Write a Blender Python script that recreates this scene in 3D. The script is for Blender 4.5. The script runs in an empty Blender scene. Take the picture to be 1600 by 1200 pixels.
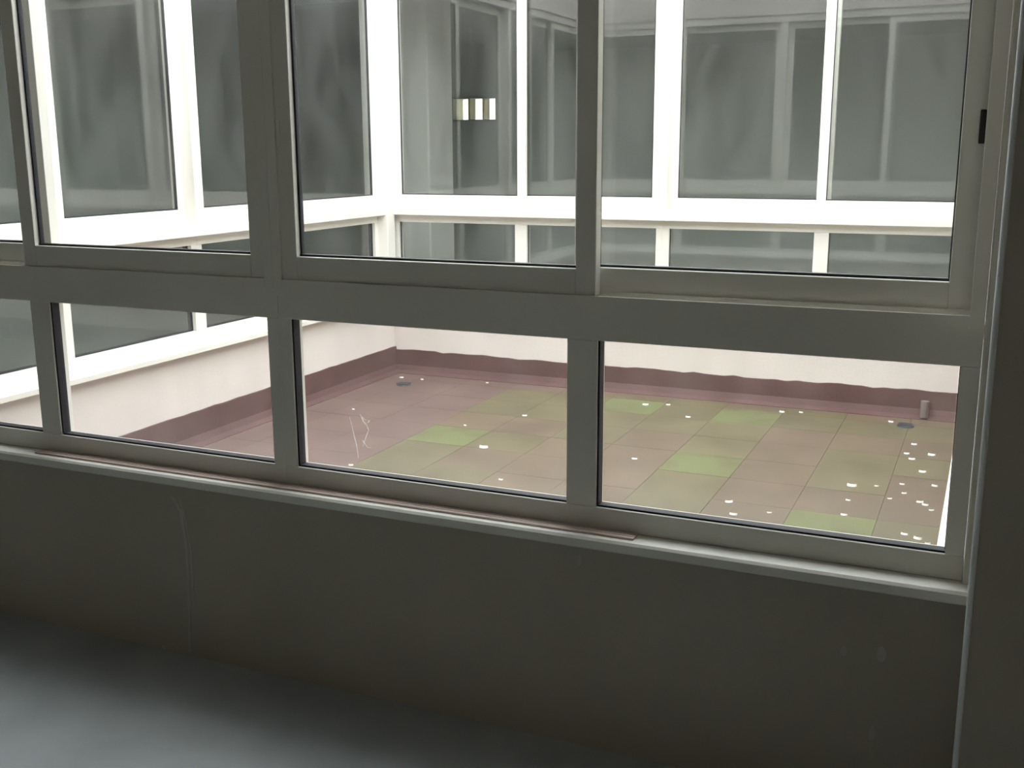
import bpy, bmesh, math, random
from mathutils import Matrix, Vector
random.seed(7)
S = bpy.context.scene
C = S.collection

# ------------------------------------------------------------------ camera
FPX = 1692.3                       # focal length in pixels of the 1600 px wide frame
PITCH, YAW, ROLL = .214252, .419247, -.004597
cam_d = bpy.data.cameras.new('camera')
cam = bpy.data.objects.new('camera', cam_d); C.objects.link(cam)
cam_d.sensor_fit = 'HORIZONTAL'; cam_d.sensor_width = 36.0
cam_d.lens = 36.0*FPX/1600.0
cam_d.clip_start = .02
def rot(a, ax): return Matrix.Rotation(a, 3, ax)
# image axes (x right, y down, z forward) expressed from world (X right, down, forward)
Mi = rot(ROLL, 'Z') @ rot(PITCH, 'X') @ rot(YAW, 'Y')
def wdir(v):                        # image-space direction -> world
    d = Mi.transposed() @ Vector(v)
    return Vector((d[0], d[2], -d[1]))
cx, cy, cz = wdir((1,0,0)), wdir((0,-1,0)), wdir((0,0,-1))
cam.matrix_world = Matrix(((cx[0],cy[0],cz[0],0),(cx[1],cy[1],cz[1],0),(cx[2],cy[2],cz[2],1.55),(0,0,0,1)))
S.camera = cam

# ------------------------------------------------------------------ sky and exposure
w = bpy.data.worlds.new('overcast_sky'); S.world = w; w.use_nodes = True
bg = w.node_tree.nodes['Background']
bg.inputs['Color'].default_value = (.945, .97, 1.0, 1)      # even overcast sky
bg.inputs['Strength'].default_value = 2.6
S.view_settings.view_transform = 'Standard'
S.view_settings.look = 'None'
S.view_settings.gamma = 1.0
S.view_settings.use_curve_mapping = False
S.view_settings.exposure = 1.53

# ------------------------------------------------------------------ materials
def nt(name):
    m = bpy.data.materials.new(name); m.use_nodes = True
    t = m.node_tree; p = t.nodes['Principled BSDF']
    return m, t, p
def mottled(name, c1, c2, scale=3.0, rough=.8, detail=6, bump=0.0, bscale=60, lo=.35, hi=.65, metallic=0.0, stretch=None, spec=.5):
    m, t, p = nt(name)
    tc = t.nodes.new('ShaderNodeTexCoord'); geo = t.nodes.new('ShaderNodeNewGeometry')
    n = t.nodes.new('ShaderNodeTexNoise'); n.inputs['Scale'].default_value = scale; n.inputs['Detail'].default_value = detail
    src = geo.outputs['Position']
    if stretch:
        mp = t.nodes.new('ShaderNodeMapping'); mp.inputs['Scale'].default_value = stretch
        t.links.new(src, mp.inputs['Vector']); src = mp.outputs['Vector']
    t.links.new(src, n.inputs['Vector'])
    r = t.nodes.new('ShaderNodeValToRGB')
    r.color_ramp.elements[0].position = lo; r.color_ramp.elements[1].position = hi
    r.color_ramp.elements[0].color = (*c1, 1); r.color_ramp.elements[1].color = (*c2, 1)
    t.links.new(n.outputs['Fac'], r.inputs['Fac']); t.links.new(r.outputs['Color'], p.inputs['Base Color'])
    p.inputs['Roughness'].default_value = rough; p.inputs['Metallic'].default_value = metallic
    p.inputs['Specular IOR Level'].default_value = spec
    if bump:
        n2 = t.nodes.new('ShaderNodeTexNoise'); n2.inputs['Scale'].default_value = bscale
        t.links.new(geo.outputs['Position'], n2.inputs['Vector'])
        b = t.nodes.new('ShaderNodeBump'); b.inputs['Strength'].default_value = bump; b.inputs['Distance'].default_value = .004
        t.links.new(n2.outputs['Fac'], b.inputs['Height']); t.links.new(b.outputs['Normal'], p.inputs['Normal'])
    return m
M = {}
M['frame'] = mottled('white_lacquered_aluminium', (.78,.755,.69), (.84,.815,.75), 2.5, .38, spec=.4)
M['cream'] = mottled('cream_render', (.74,.68,.63), (.80,.74,.69), 2.2, .9, bump=.25)
M['plaster'] = mottled('grey_beige_wall_paint', (.41,.375,.30), (.46,.42,.345), 1.3, .8, bump=.12, bscale=90)
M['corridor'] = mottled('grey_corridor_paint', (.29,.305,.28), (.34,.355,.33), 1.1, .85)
M['ceil'] = mottled('white_ceiling_paint', (.66,.65,.60), (.72,.71,.66), 1.5, .9)
M['floor'] = mottled('blue_grey_floor', (.34,.365,.375), (.42,.447,.458), 2.6, .55, bump=.1, bscale=25, stretch=(1.0,1.0,1.0))
M['sill'] = mottled('painted_sill', (.74,.73,.67), (.82,.81,.75), 5, .45)
M['bead'] = mottled('pale_corner_bead', (.84,.86,.88), (.90,.92,.94), 8, .4)
M['red'] = mottled('red_brown_membrane', (.100,.046,.044), (.140,.072,.068), 5, .7, bump=.3, bscale=45)
M['pink'] = mottled('dusty_red_tile', (.135,.085,.072), (.172,.112,.094), 3.5, .6, bump=.2, bscale=40)
M['brown'] = mottled('brown_weathered_tile', (.122,.088,.055), (.160,.116,.074), 3.5, .6, bump=.2, bscale=40)
M['olive'] = mottled('olive_weathered_tile', (.116,.096,.050), (.152,.126,.068), 4, .6, bump=.2, bscale=40)
M['moss'] = mottled('moss_covered_tile', (.116,.096,.052), (.142,.152,.062), 5, .8, bump=.4, bscale=70, lo=.30, hi=.52)
M['bed'] = mottled('dark_joint_bedding', (.10,.08,.058), (.13,.105,.08), 6, .9)
M['drain'] = mottled('dark_drain_metal', (.05,.055,.06), (.09,.09,.1), 20, .5)
M['grey_stub'] = mottled('grey_outlet_pipe', (.17,.13,.12), (.22,.17,.16), 12, .6)
M['gasket'] = mottled('black_rubber_gasket', (.012,.012,.018), (.02,.02,.028), 10, .6)
M['dark'] = mottled('dark_latch', (.02,.018,.016), (.035,.03,.028), 10, .5)
M['strip'] = mottled('brown_grooved_strip', (.54,.42,.37), (.62,.50,.45), 4, .4, stretch=(.6,6,6))
M['fleck'] = mottled('white_fleck', (.8,.8,.76), (.9,.9,.88), 10, .7)
M['smear'] = mottled('dried_white_paint', (.60,.57,.53), (.7,.67,.63), 30, .8)
def backlit(name, c):
    m, t, p = nt(name); t.nodes.remove(p)
    a = t.nodes.new('ShaderNodeBsdfTranslucent'); b = t.nodes.new('ShaderNodeBsdfDiffuse'); x = t.nodes.new('ShaderNodeMixShader'); x.inputs[0].default_value = .3
    y = t.nodes.new('ShaderNodeBsdfTransparent'); z = t.nodes.new('ShaderNodeMixShader'); z.inputs[0].default_value = .28
    n = t.nodes.new('ShaderNodeTexNoise'); n.inputs['Scale'].default_value = 40
    r = t.nodes.new('ShaderNodeValToRGB'); r.color_ramp.elements[0].color = (*[v*.9 for v in c],1); r.color_ramp.elements[1].color = (*c,1)
    t.links.new(n.outputs['Fac'], r.inputs['Fac'])
    for q in (a,b): t.links.new(r.outputs['Color'], q.inputs['Color'])
    t.links.new(a.outputs[0], x.inputs[1]); t.links.new(b.outputs[0], x.inputs[2])
    t.links.new(y.outputs[0], z.inputs[1]); t.links.new(x.outputs[0], z.inputs[2]); t.links.new(z.outputs[0], t.nodes['Material Output'].inputs['Surface'])
    return m
M['smear'] = backlit('dried_white_paint', (.9,.88,.85))
M['caulk'] = mottled('pale_filler', (.46,.43,.37), (.53,.50,.44), 14, .8)

def glass(name, dust, tint=(.972,.986,.978)):
    m, t, p = nt(name); t.nodes.remove(p)
    out = t.nodes['Material Output']
    tr = t.nodes.new('ShaderNodeBsdfTransparent'); tr.inputs['Color'].default_value = (*tint,1)
    gl = t.nodes.new('ShaderNodeBsdfGlossy'); gl.inputs['Roughness'].default_value = .015
    lw = t.nodes.new('ShaderNodeLayerWeight'); lw.inputs['Blend'].default_value = .5
    pw = t.nodes.new('ShaderNodeMath'); pw.operation = 'POWER'; pw.inputs[1].default_value = 5
    mu = t.nodes.new('ShaderNodeMath'); mu.operation = 'MULTIPLY_ADD'; mu.inputs[1].default_value = .93; mu.inputs[2].default_value = .055
    t.links.new(lw.outputs['Facing'], pw.inputs[0]); t.links.new(pw.outputs[0], mu.inputs[0])
    mx = t.nodes.new('ShaderNodeMixShader'); t.links.new(mu.outputs[0], mx.inputs[0]); t.links.new(tr.outputs[0], mx.inputs[1]); t.links.new(gl.outputs[0], mx.inputs[2])
    # dust film: streaky, scatters light both ways
    df = t.nodes.new('ShaderNodeBsdfDiffuse'); df.inputs['Color'].default_value = (.74,.74,.71,1)
    tl = t.nodes.new('ShaderNodeBsdfTranslucent'); tl.inputs['Color'].default_value = (.74,.74,.71,1)
    dm = t.nodes.new('ShaderNodeMixShader'); dm.inputs[0].default_value = .5
    t.links.new(df.outputs[0], dm.inputs[1]); t.links.new(tl.outputs[0], dm.inputs[2])
    geo = t.nodes.new('ShaderNodeNewGeometry')
    mp = t.nodes.new('ShaderNodeMapping'); mp.inputs['Rotation'].default_value = (.35,.2,.3); mp.inputs['Scale'].default_value = (3,3,1.1)
    t.links.new(geo.outputs['Position'], mp.inputs['Vector'])
    n = t.nodes.new('ShaderNodeTexNoise'); n.inputs['Scale'].default_value = 3.2; n.inputs['Detail'].default_value = 7
    t.links.new(mp.outputs['Vector'], n.inputs['Vector'])
    mr = t.nodes.new('ShaderNodeMapRange'); mr.inputs['From Min'].default_value = .35; mr.inputs['From Max'].default_value = .75
    mr.inputs['To Min'].default_value = dust*.2; mr.inputs['To Max'].default_value = dust*2.2
    t.links.new(n.outputs['Fac'], mr.inputs['Value'])
    sx = t.nodes.new('ShaderNodeSeparateXYZ'); t.links.new(geo.outputs['Position'], sx.inputs[0])
    ed = t.nodes.new('ShaderNodeMapRange'); ed.inputs['From Min'].default_value = .80; ed.inputs['From Max'].default_value = .655; ed.inputs['To Min'].default_value = 0; ed.inputs['To Max'].default_value = .045
    t.links.new(sx.outputs['Z'], ed.inputs['Value'])
    ad = t.nodes.new('ShaderNodeMath'); ad.operation = 'ADD'; t.links.new(mr.outputs[0], ad.inputs[0]); t.links.new(ed.outputs[0], ad.inputs[1])
    m2 = t.nodes.new('ShaderNodeMixShader'); t.links.new(ad.outputs[0], m2.inputs[0]); t.links.new(mx.outputs[0], m2.inputs[1]); t.links.new(dm.outputs[0], m2.inputs[2])
    t.links.new(m2.outputs[0], out.inputs['Surface'])
    return m
M['glass'] = glass('dusty_window_glass', .021)
M['block'] = glass('cloudy_glass_block', .12, (.66,.63,.52))

# ------------------------------------------------------------------ helpers
def box(bm, x0, x1, y0, y1, z0, z1):
    v = [bm.verts.new((x, y, z)) for x in (x0, x1) for y in (y0, y1) for z in (z0, z1)]
    for f in ((0,1,3,2),(4,6,7,5),(0,4,5,1),(2,3,7,6),(0,2,6,4),(1,5,7,3)):
        bm.faces.new([v[i] for i in f])
def prism(bm, prof, x0, x1):          # profile in (y, z), swept along x
    a = [bm.verts.new((x0, y, z)) for y, z in prof]; b = [bm.verts.new((x1, y, z)) for y, z in prof]
    n = len(prof)
    for i in range(n): bm.faces.new((a[i], a[(i+1) % n], b[(i+1) % n], b[i]))
    bm.faces.new(a[::-1]); bm.faces.new(b)
def obj(name, bm, mat, parent=None, bevel=0.0):
    bmesh.ops.recalc_face_normals(bm, faces=bm.faces)
    me = bpy.data.meshes.new(name); bm.to_mesh(me); bm.free()
    o = bpy.data.objects.new(name, me); C.objects.link(o); me.materials.append(M[mat])
    if parent: o.parent = parent
    if bevel:
        b = o.modifiers.new('bevel', 'BEVEL'); b.width = bevel; b.segments = 2; b.limit_method = 'ANGLE'
    return o
def boxes(name, lst, mat, parent=None, bevel=0.0):
    bm = bmesh.new()
    for b in lst: box(bm, *b)
    return obj(name, bm, mat, parent, bevel)
def tag(o, label, cat, group=None, kind=None):
    o['label'] = label; o['category'] = cat
    if group: o['group'] = group
    if kind: o['kind'] = kind
    return o
def empty(name, loc, rz=0):
    o = bpy.data.objects.new(name, None); C.objects.link(o); o.location = loc; o.rotation_euler = (0,0,rz); o.empty_display_size = .1
    return o

# ------------------------------------------------------------------ plan of the place
D = 2.456                      # inner face of the window wall in front of the camera
T = .145                       # wall thickness under the windows
EN, EL, EB, ER = D+T, -3.60, 6.17, -.02     # courtyard faces: near, left, far, right
OX0, OX1, OY0, OY1 = -6.0, 2.3, -1.3, 8.5   # outer walls of the ring corridor
ZS, ZH, ZC, ZR = .597, 2.67, 2.80, 2.95     # sill, window head, ceiling, roof edge
ZF = .10                       # courtyard floor

# floor and ceiling of the corridor ring
def ring(z0, z1):
    xi0, xi1, yi0, yi1 = EL-T, ER+T, D, EB+T
    return [(OX0,OX1,OY0,yi0,z0,z1),(OX0,OX1,yi1,OY1,z0,z1),(OX0,xi0,yi0,yi1,z0,z1),(xi1,OX1,yi0,yi1,z0,z1)]
tag(boxes('floor', ring(-.15, 0), 'floor'), 'blue-grey corridor floor below the window wall', 'floor', kind='structure')
tag(boxes('ceiling', ring(ZC, ZC+.15), 'ceil'), 'white ceiling of the corridor around the courtyard', 'ceiling', kind='structure')

# outer walls
hx0, hx1, hz0, hz1 = -4.33, -3.93, 1.79, 1.965      # opening for the row of glass blocks
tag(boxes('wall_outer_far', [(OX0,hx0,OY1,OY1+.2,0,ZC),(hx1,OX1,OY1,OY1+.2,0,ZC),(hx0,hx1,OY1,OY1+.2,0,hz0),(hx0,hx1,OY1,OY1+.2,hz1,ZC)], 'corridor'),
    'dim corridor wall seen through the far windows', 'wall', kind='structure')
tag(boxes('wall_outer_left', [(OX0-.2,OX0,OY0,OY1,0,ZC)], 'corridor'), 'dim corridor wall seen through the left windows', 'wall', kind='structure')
tag(boxes('wall_outer_right', [(OX1,OX1+.2,OY0,OY1,0,ZC)], 'plaster'), 'corridor wall out of view beyond the pier', 'wall', kind='structure')
tag(boxes('wall_outer_near', [(OX0,OX1,OY0-.2,OY0,0,ZC)], 'plaster'), 'corridor wall behind the viewer', 'wall', kind='structure')
gb = empty('glass_block_window', ((hx0+hx1)/2, OY1+.1, hz0)); 
for k in range(3):
    wd = (hx1-hx0)/3
    boxes('glass_block', [(-.2+k*wd+.006, -.2+(k+1)*wd-.006, -.05, .05, .005, hz1-hz0-.005)], 'block', gb, .008)
boxes('surround', [(-.2,.2,-.1,-.09,-.012,0),(-.2,.2,-.1,-.09,hz1-hz0,hz1-hz0+.012)]+[(-.2+k*wd-.006,-.2+k*wd+.006,-.06,.06,0,hz1-hz0) for k in (1,2)], 'corridor', gb)
tag(gb, 'small bright row of three glass blocks seen through the far window', 'window', kind='structure')

# walls with windows: origin = inner face, local x along the wall, local y towards the courtyard
def place(o, kind_):
    loc, rz = WALLS[kind_]; o.location = loc; o.rotation_euler = (0,0,rz)
WALLS = {'near': ((0,D,0), 0), 'far': ((0,EB+T,0), math.pi), 'left': ((EL-T,0,0), -math.pi/2), 'right': ((ER+T,0,0), math.pi/2)}
# extents of each wall along its local x, plus centre of its window pair and unit width
WX = {'near': (EL-T, .125, -1.828, 1.82), 'far': (-.125, -(EL-T), 1.80, 1.82), 'left': (-EB, -EN, -4.33, 1.76), 'right': (EN, EB, 4.34, 1.76)}
WLAB = {'near': ('dark shaded wall below the near window', 'wall'), 'far': ('cream rendered courtyard wall below the far windows', 'wall'),
        'left': ('cream rendered courtyard wall below the left windows', 'wall'), 'right': ('cream rendered courtyard wall at the right edge beyond the pane', 'wall')}
NAMEW = {'near': 'wall_front', 'far': 'wall_far', 'left': 'wall_left', 'right': 'wall_right'}
for k, (a, b, c, W) in WX.items():
    up = [(a,b,0,T,ZH,ZR+.0)]
    lo = [(a,b,0,.10,0,ZS-.002)]
    o = boxes(NAMEW[k], lo+[(a,b,0,.10,ZH,ZR)], 'plaster'); place(o, k)
    tag(o, WLAB[k][0], 'wall', kind='structure')
    # courtyard skin of render, its sill ledge, and the red upstand at its foot
    boxes('render_skin', [(a,b,.10,T,0,ZS-.012),(a,b,.10,T,ZH,ZR)], 'cream', o)
    bm = bmesh.new()
    prism(bm, [(.075,ZS-.002),(.075,ZS+.03),(.09,ZS+.03),(T+.042,ZS+.004),(T+.052,ZS-.004),(T+.052,ZS-.026),(T+.044,ZS-.03),(T,ZS-.03),(T,ZS-.012),(.10,ZS-.012),(.10,ZS-.002)], a+(0 if k in('near','far') else 0), b)
    obj('exterior_sill', bm, 'frame', o)
    # upstand with uneven painted upper edge and a cove at the foot
    bm = bmesh.new(); n = 60; prev = None
    mm = .145 if k in ('near','far') else 0
    for i in range(n+1):
        x = a+mm+(b-a-2*mm)*i/n
        zt = ZF+.150 + (random.uniform(-.006,.006) if k == 'far' else random.uniform(-.002,.002)) + (.02 if k == 'left' else 0)
        prof = [(T-.01,ZF-.02),(T-.01,zt),(T+.010,zt-.002),(T+.014,ZF+.05),(T+.03,ZF+.018),(T+.06,ZF+.003),(T+.06,ZF-.02)]
        ring_ = [bm.verts.new((x,y,z)) for y,z in prof]
        if prev:
            for j in range(len(prof)): bm.faces.new((prev[j], prev[(j+1)%len(prof)], ring_[(j+1)%len(prof)], ring_[j]))
        else: bm.faces.new(ring_)
        prev = ring_
    bm.faces.new(prev[::-1])
    obj('upstand', bm, 'red', o)

# corner posts between the window walls
pc = 0
for nm, (x0,x1,y0,y1) in {'left far': (-3.735,-3.585,6.09,6.185), 'right far': (-.035,.11,6.10,6.185), 'left near': (-3.735,-3.645,2.47,2.54), 'right near': (-.0075,.009,2.474,2.60)}.items():
    pc += 1
    tag(boxes('trim_%d' % pc, [(x0,x1,y0,y1,ZS-.01,ZH)], 'frame', None, .004), 'white corner post between the %s window walls' % nm, 'post', kind='structure')
    if nm == 'left far':
        pass

# ------------------------------------------------------------------ windows
def window_unit(name, W, front_left):
    """One framed unit: two fixed panes below, a pair of sliding sashes above. local x centred, y 0 = wall face, z from floor"""
    r = empty(name, (0,0,0)); h = W/2
    ly0, ly1 = .034, .090
    z0, zb, zt, zf = ZS, .655, 1.085, 1.150
    J = .040
    boxes('bottom_rail', [(-h,h,ly0,ly1,z0,zb)], 'frame', r, .002)
    boxes('middle_rail', [(-h,h,ly0,ly1,zt,zf)], 'frame', r, .002)
    for s in (-1,1):
        boxes('jamb', [tuple(sorted((s*(h-J), s*h)))+(ly0,ly1,zb,zt)], 'frame', r, .001)
    boxes('mullion', [(-.040,.040,ly0,ly1,zb,zt)], 'frame', r, .001)
    for s in (-1,1):
        a, b = sorted((s*.040, s*(h-J)))
        p = boxes('fixed_pane', [(a+.004,b-.004,.060,.066,zb+.004,zt-.004)], 'glass', r)
        g = .005
        boxes('gasket', [(a,b,.042,.070,zb,zb+g),(a,a+g,.040,.070,zb+g,zt),(b-g*.4,b,.054,.070,zb+g,zt)], 'gasket', p)
    # sliding frame: deeper, stands proud on both sides
    fy0, fy1 = .016, .128
    K = .030
    tr = boxes('track', [(-h,h,fy0,fy1,zf,1.172),(-h+K,h-K,fy0,fy0+.006,1.172,1.198),(-h+K,h-K,.062,.068,1.172,1.204),(-h+K,h-K,fy1-.006,fy1,1.172,1.200)], 'frame', r)
    boxes('drip_nose', [(-h,h,fy1,fy1+.018,1.135,1.165)], 'frame', tr)
    boxes('head_rail', [(-h,h,fy0,fy1,2.61,ZH)], 'frame', r, .001)
    for s in (-1,1):
        boxes('side_frame', [tuple(sorted((s*(h-K), s*h)))+(fy0,fy1,1.172,2.61)], 'frame', r, .001)
    for s in (-1,1):
        front = (s < 0) == front_left
        y0, y1 = (.024,.060) if front else (.070,.106)
        a, b = sorted((-s*.036, s*(h-K+.004)))
        so, si = .052, .052
        sa, sb_ = (so, si)
        Z0, Z1, Z2, Z3 = 1.197, 1.262, 2.555, 2.615
        f = boxes('sash', [(a,a+sa,y0,y1,Z0,Z3),(b-sb_,b,y0,y1,Z0,Z3),(a+sa,b-sb_,y0,y1,Z0,Z1),(a+sa,b-sb_,y0,y1,Z2,Z3)], 'frame', r, .002)
        ym = y0+.026
        boxes('pane', [(a+sa-.004,b-sb_+.004,ym-.003,ym+.003,Z1-.004,Z2+.004)], 'glass', f)
        g = .006
        boxes('gasket', [(a+sa,b-sb_,ym-.010,ym+.007,Z1,Z1+g),(a+sa,a+sa+g,ym-.007,ym+.007,Z1+g,Z2),(b-sb_-g*.6,b-sb_,ym-.007,ym+.007,Z1+g,Z2)], 'gasket', f)
        hx = a+.012 if s < 0 else b-.012
        boxes('latch', [(hx-.006,hx+.006,y0-.004,y0+.004,1.555,1.625)], 'frame' if front else 'dark', f, .002)
    return r
# each unit sits on the wall's sill; positions in wall-local x
def put(unit, wall, x):
    loc, rz = WALLS[wall]
    v = Matrix.Rotation(rz, 3, 'Z') @ Vector((x,0,0))
    unit.location = Vector(loc)+v; unit.rotation_euler = (0,0,rz)
ULAB = {('near',1): 'near white window with a wide right-hand sliding sash beside the pier', ('near',-1): 'near white window cut off by the left edge of the picture',
        ('far',-1): 'far white courtyard window nearest the right edge', ('far',1): 'far white courtyard window next to the left corner post',
        ('left',-1): 'left white courtyard window next to the far corner post', ('left',1): 'left white courtyard window nearest the viewer',
        ('right',1): 'right courtyard window hidden behind the near frame, farther one', ('right',-1): 'right courtyard window hidden behind the near frame, nearer one'}
n = 0; NEAR = {}
for k, (a, b, c, W) in WX.items():
    for s in (1, -1):
        n += 1
        u = window_unit('window_%d' % n, W, s > 0)
        put(u, k, c+s*W/2)
        tag(u, ULAB[(k, s)], 'window', kind='structure')
        if k == 'near': NEAR[s] = u

# dried white drips on the second pane
right = NEAR[1]
pane = [o for o in right.children if o.name.startswith('fixed_pane')][0]
cxw = right.location.x
def at_pane(px, py, y):
    d = Mi.transposed() @ Vector((px-800, py-600, FPX)); d = Vector((d[0], d[2], -d[1]))
    return d*(y/d[1]) + Vector((0,0,1.55))
bm = bmesh.new()
for line in ([(546,652),(551,672),(556,692),(560,716)], [(562,648),(570,656),(578,656),(572,664),(576,672),(572,682),(567,697)], [(563,649),(568,660),(574,666)], [(566,688),(574,699),(580,700)]):
    pts = [at_pane(x, y, D+.0585)-Vector((cxw,D,0)) for x, y in line]
    for p, q in zip(pts, pts[1:]):
        dx, dz = q.x-p.x, q.z-p.z; l = math.hypot(dx,dz); nx, nz = -dz/l*.0011, dx/l*.0011
        lo = [(p.x+nx,p.z+nz),(p.x-nx,p.z-nz),(q.x-nx,q.z-nz),(q.x+nx,q.z+nz)]
        A = [bm.verts.new((x,.0585,z)) for x,z in lo]; B = [bm.verts.new((x,.0602,z)) for x,z in lo]
        bm.faces.new(A); bm.faces.new(B[::-1])
        for i in range(4): bm.faces.new((A[i],A[(i+1)%4],B[(i+1)%4],B[i]))
sm = obj('paint_drip', bm, 'smear', pane); sm['label'] = 'thin dried whitish drips on the glass'

# ------------------------------------------------------------------ inside: sill, strip, pier
bm = bmesh.new()
prism(bm, [(.034,ZS-.03),(.034,ZS),(-.030,ZS),(-.037,ZS-.006),(-.037,ZS-.026),(-.033,ZS-.030)], EL-T+.0, .010)
s_ = obj('trim_5', bm, 'sill'); s_.location = (0,D,0)
tag(s_, 'pale painted sill board under the near window', 'window sill', kind='structure')
st = empty('grooved_strip', (-.762,D,ZS))
boxes('base', [(-2.01,0,-.012,.030,.0005,.004)], 'strip', st, .0008)
for y in (-.005,.009,.023):
    boxes('ridge', [(-2.01,0,y-.006,y+.006,.004,.0055)], 'strip', st, .0008)
tag(st, 'long thin brown grooved strip lying along the near sill', 'strip')

pier_x = .010
o = boxes('wall_pier', [(pier_x,.62,D-.125,D+.35,0,ZC)], 'plaster', None, .002)
tag(o, 'dark plastered pier at the right edge beside the near window', 'pier', kind='structure')
bm = bmesh.new()
px0, py0 = pier_x, D-.125
bmesh.ops.create_cone(bm, cap_ends=True, segments=20, radius1=.0065, radius2=.0065, depth=ZC, matrix=Matrix.Translation((px0+.002, py0+.002, ZC/2)))
bd = obj('corner_bead', bm, 'bead', o); bd['label'] = 'thin pale metal bead along the pier edge'

# filled vertical crack and small scuffs on the wall below the window
wf = bpy.data.objects['wall_front']
def wall_pt(px, py): return at_pane(px, py, D)
bm = bmesh.new()
for line, r in (([(268,775),(283,800),(291,850),(296,930),(297,1018)], .0055), ([(279,775),(289,810),(299,860),(303,940)], .003), ([(256,1008),(255,1022)], .006)):
    pts = [wall_pt(x,y) for x,y in line]
    for p, q in zip(pts, pts[1:]):
        lo = [(p.x-r,p.z),(p.x+r,p.z),(q.x+r,q.z),(q.x-r,q.z)]
        A = [bm.verts.new((x,.001,z)) for x,z in lo]; B = [bm.verts.new((x,-.0012,z)) for x,z in lo]
        bm.faces.new(A); bm.faces.new(B[::-1])
        for i in range(4): bm.faces.new((A[i],A[(i+1)%4],B[(i+1)%4],B[i]))
fc = obj('filled_crack', bm, 'caulk', wf); fc['label'] = 'pale filled vertical crack in the plaster'
for (x,y,w_,h_) in ((905,876,.006,.016),(1377,1022,.012,.02),(1362,1145,.008,.02),(1318,1018,.008,.012)):
    p = wall_pt(x,y); bm = bmesh.new()
    vs = [bm.verts.new((p.x+w_*math.cos(t)*(.8+.3*random.random()), -.0012, p.z+h_*math.sin(t))) for t in [i*math.pi/4 for i in range(8)]]
    ve = [bm.verts.new((v.co.x, .001, v.co.z)) for v in vs]
    bm.faces.new(vs); bm.faces.new(ve[::-1])
    for i in range(8): bm.faces.new((vs[i],vs[(i+1)%8],ve[(i+1)%8],ve[i]))
    obj('paint_scuff', bm, 'caulk', wf)

# column behind the far left corner
bm = bmesh.new(); box(bm, -.19,.19,-.19,.19,0,ZC)
co = obj('wall_column', bm, 'ceil', None, .012); co.location = (-3.95,7.19,0)
tag(co, 'pale square column standing behind the far left pane', 'column', kind='structure')

# ------------------------------------------------------------------ courtyard floor: square tiles
base = boxes('floor_courtyard', [(EL,ER,EN,EB,-.1,ZF-.006)], 'bed')
tag(base, 'weathered red and mossy tiled courtyard roof floor', 'floor', kind='structure')
P = .333
seam_x = [-.01-P*i for i in range(0,12)]; seam_y = [4.0+.329*j for j in range(-5,8)]
green = {(-2.5,4.8),(-1.2,5.8),(-1.2,4.8),(-.5,4.15),(-1.85,5.8)}
olive = {(-2.5,5.8),(-2.2,5.8),(-1.5,5.8),(-.85,5.8),(-.5,5.8),(-1.2,4.5),(-1.2,4.15),(-.2,4.15),(-1.85,5.5),(-1.5,5.5),(-2.2,5.5),(-2.2,4.15),(-1.85,5.15),(-2.2,4.8)}
cache = {}
for i in range(len(seam_x)-1):
    for j in range(len(seam_y)-1):
        x1, x0 = seam_x[i]-.0008, seam_x[i+1]+.0008
        y0, y1 = seam_y[j]+.0008, seam_y[j+1]-.0008
        x0, x1, y0, y1 = max(x0,EL+.002), min(x1,ER-.002), max(y0,EN+.002), min(y1,EB-.002)
        if x1-x0 < .02 or y1-y0 < .02: continue
        c = ((x0+x1)/2, (y0+y1)/2)
        def hit(st): return any(x0 < gx < x1 and y0 < gy < y1 for gx, gy in st)
        if hit(green): mt = 'moss'
        elif hit(olive): mt = 'olive'
        elif c[0] < -2.75 or (c[0] < -2.3 and random.random() < .3): mt = 'pink'
        else: mt = random.choice(['brown','brown','brown','olive'])
        key = (round(x1-x0,3), round(y1-y0,3), mt)
        if key not in cache:
            bm = bmesh.new(); a, b = (x1-x0)/2, (y1-y0)/2
            box(bm, -a, a, -b, b, -.008, 0)
            top = [f for f in bm.faces if f.normal.z > .5 or all(abs(v.co.z) < 1e-6 for v in f.verts)]
            bmesh.ops.recalc_face_normals(bm, faces=bm.faces)
            me = bpy.data.meshes.new('roof_tile'); bm.to_mesh(me); bm.free(); me.materials.append(M[mt]); cache[key] = me
        t = bpy.data.objects.new('roof_tile', cache[key]); C.objects.link(t); t.parent = base
        t.location = (c[0], c[1], ZF+random.uniform(-.0003,.0003))

# drains in the two far corners
def drain(x, y, r, label):
    e = empty('roof_drain', (x,y,ZF))
    bm = bmesh.new()
    bmesh.ops.create_cone(bm, cap_ends=True, segments=24, radius1=r, radius2=r*.92, depth=.008, matrix=Matrix.Translation((0,0,.004)))
    obj('rim', bm, 'drain', e)
    for k in range(-2,3):
        boxes('grate_bar', [(-r*.8,r*.8,k*r*.3-.004,k*r*.3+.004,.008,.013)], 'drain', e)
    tag(e, label, 'drain', 'roof drains')
drain(-3.33, 5.80, .045, 'small dark roof drain at the far left corner of the courtyard')
drain(-.36, 5.93, .045, 'small dark roof drain at the far right corner of the courtyard')
bm = bmesh.new()
bmesh.ops.create_cone(bm, cap_ends=True, segments=16, radius1=.022, radius2=.022, depth=.09, matrix=Matrix.Translation((0,0,.045)))
o = obj('outlet_pipe', bm, 'grey_stub'); o.location = (-.28, EB-.045, ZF+.012)
tag(o, 'short grey pipe stub against the red upstand at far right', 'pipe')

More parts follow.
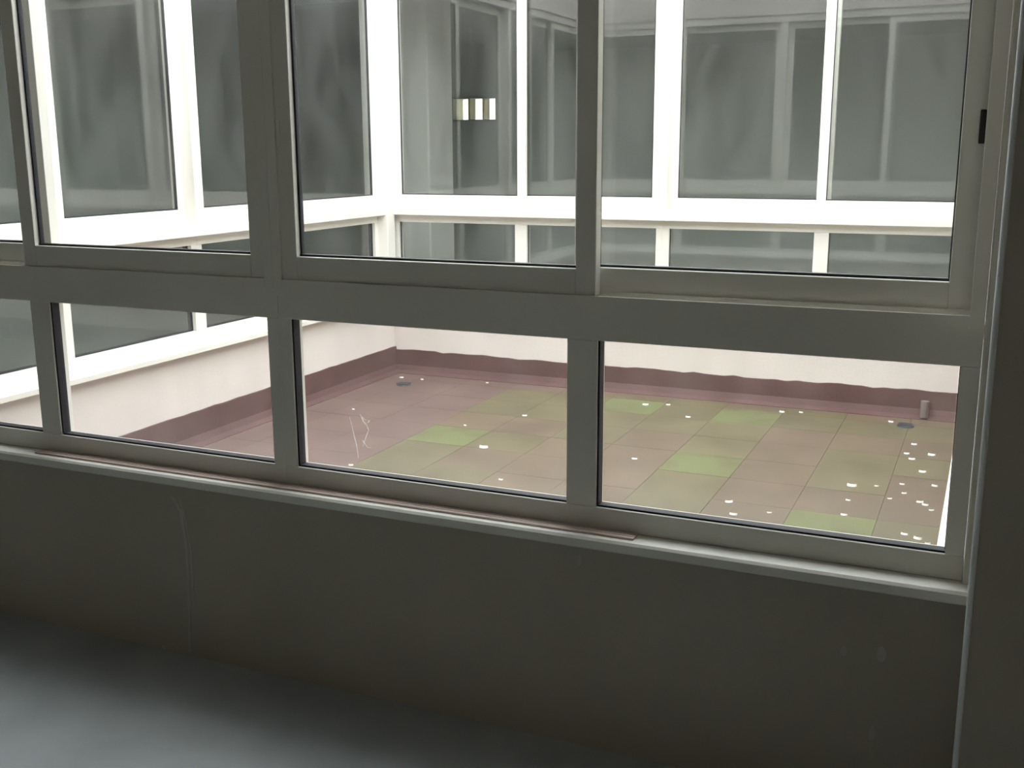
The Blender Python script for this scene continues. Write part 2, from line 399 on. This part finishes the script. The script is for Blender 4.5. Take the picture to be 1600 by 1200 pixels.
# white flecks lying on the tiles
spots = [(-2.24,4.67,1.7),(-3.45,5.98,1),(-1.77,5.86,1.3),(-2.11,5.52,1),(-2.31,5.35,1),(-3.27,5.11,.8),(-3.3,5.98,.9),(-2.87,6.05,.8),(-1.65,5.91,.9),(-1.47,5.67,1.1),(-1.49,4.77,1),(-1.02,5.99,1.2),(-.92,6.02,.9),(-.44,5.99,1),(-.29,5.56,1),(-.31,5.37,1),(-.28,5.28,1.1),(-.2,5.39,1.3),(-.22,5.08,1.2),(-.29,4.85,.8),(-.49,4.74,1.5),(-.48,4.53,.8),(-.2,4.62,1.1),(-.18,4.59,1),(-.15,4.53,.8),(-.27,4.72,.8),(-.16,4.88,1),(-.88,4.16,1.2),(-.75,4.24,.7),(-.93,4.31,1.2),(-.47,4.33,1),(-.23,4.19,1),(-.18,4.16,1.2),(-.14,4.12,.8),(-1.94,4.22,.9),(-2.68,4.15,.9),(-2.52,5.03,.7),(-.39,4.78,.7),(-.32,4.62,.7)]
bm = bmesh.new(); seg = 7; prev = None
for i in range(seg+1):
    t = math.radians(200+140*i/seg); wd = .0035*math.sin(math.pi*(i+.3)/(seg+.6))+.0006
    ri = [bm.verts.new(((.009+q*wd)*math.cos(t), (.009+q*wd)*math.sin(t)*.8+.006, zz)) for q, zz in ((1,0),(0,.0045),(-1,0))]
    if prev:
        for j in range(3): bm.faces.new((prev[j],prev[(j+1)%3],ri[(j+1)%3],ri[j]))
    else: bm.faces.new(ri)
    prev = ri
bm.faces.new(prev[::-1])
bmesh.ops.recalc_face_normals(bm, faces=bm.faces)
fm = bpy.data.meshes.new('white_fleck'); bm.to_mesh(fm); bm.free(); fm.materials.append(M['fleck'])
for x, y, s in spots:
    o = bpy.data.objects.new('white_fleck', fm); C.objects.link(o)
    o.location = (x, y, ZF+.001); o.scale = (s*1.5,)*3; o.rotation_euler = (0,0,random.uniform(-.5,.5))
    tag(o, 'largest white fleck on the courtyard tiles, just right of a mossy tile' if s > 1.6 else 'small curled white fleck lying on the courtyard tiles', 'fleck', 'white flecks on the courtyard tiles')
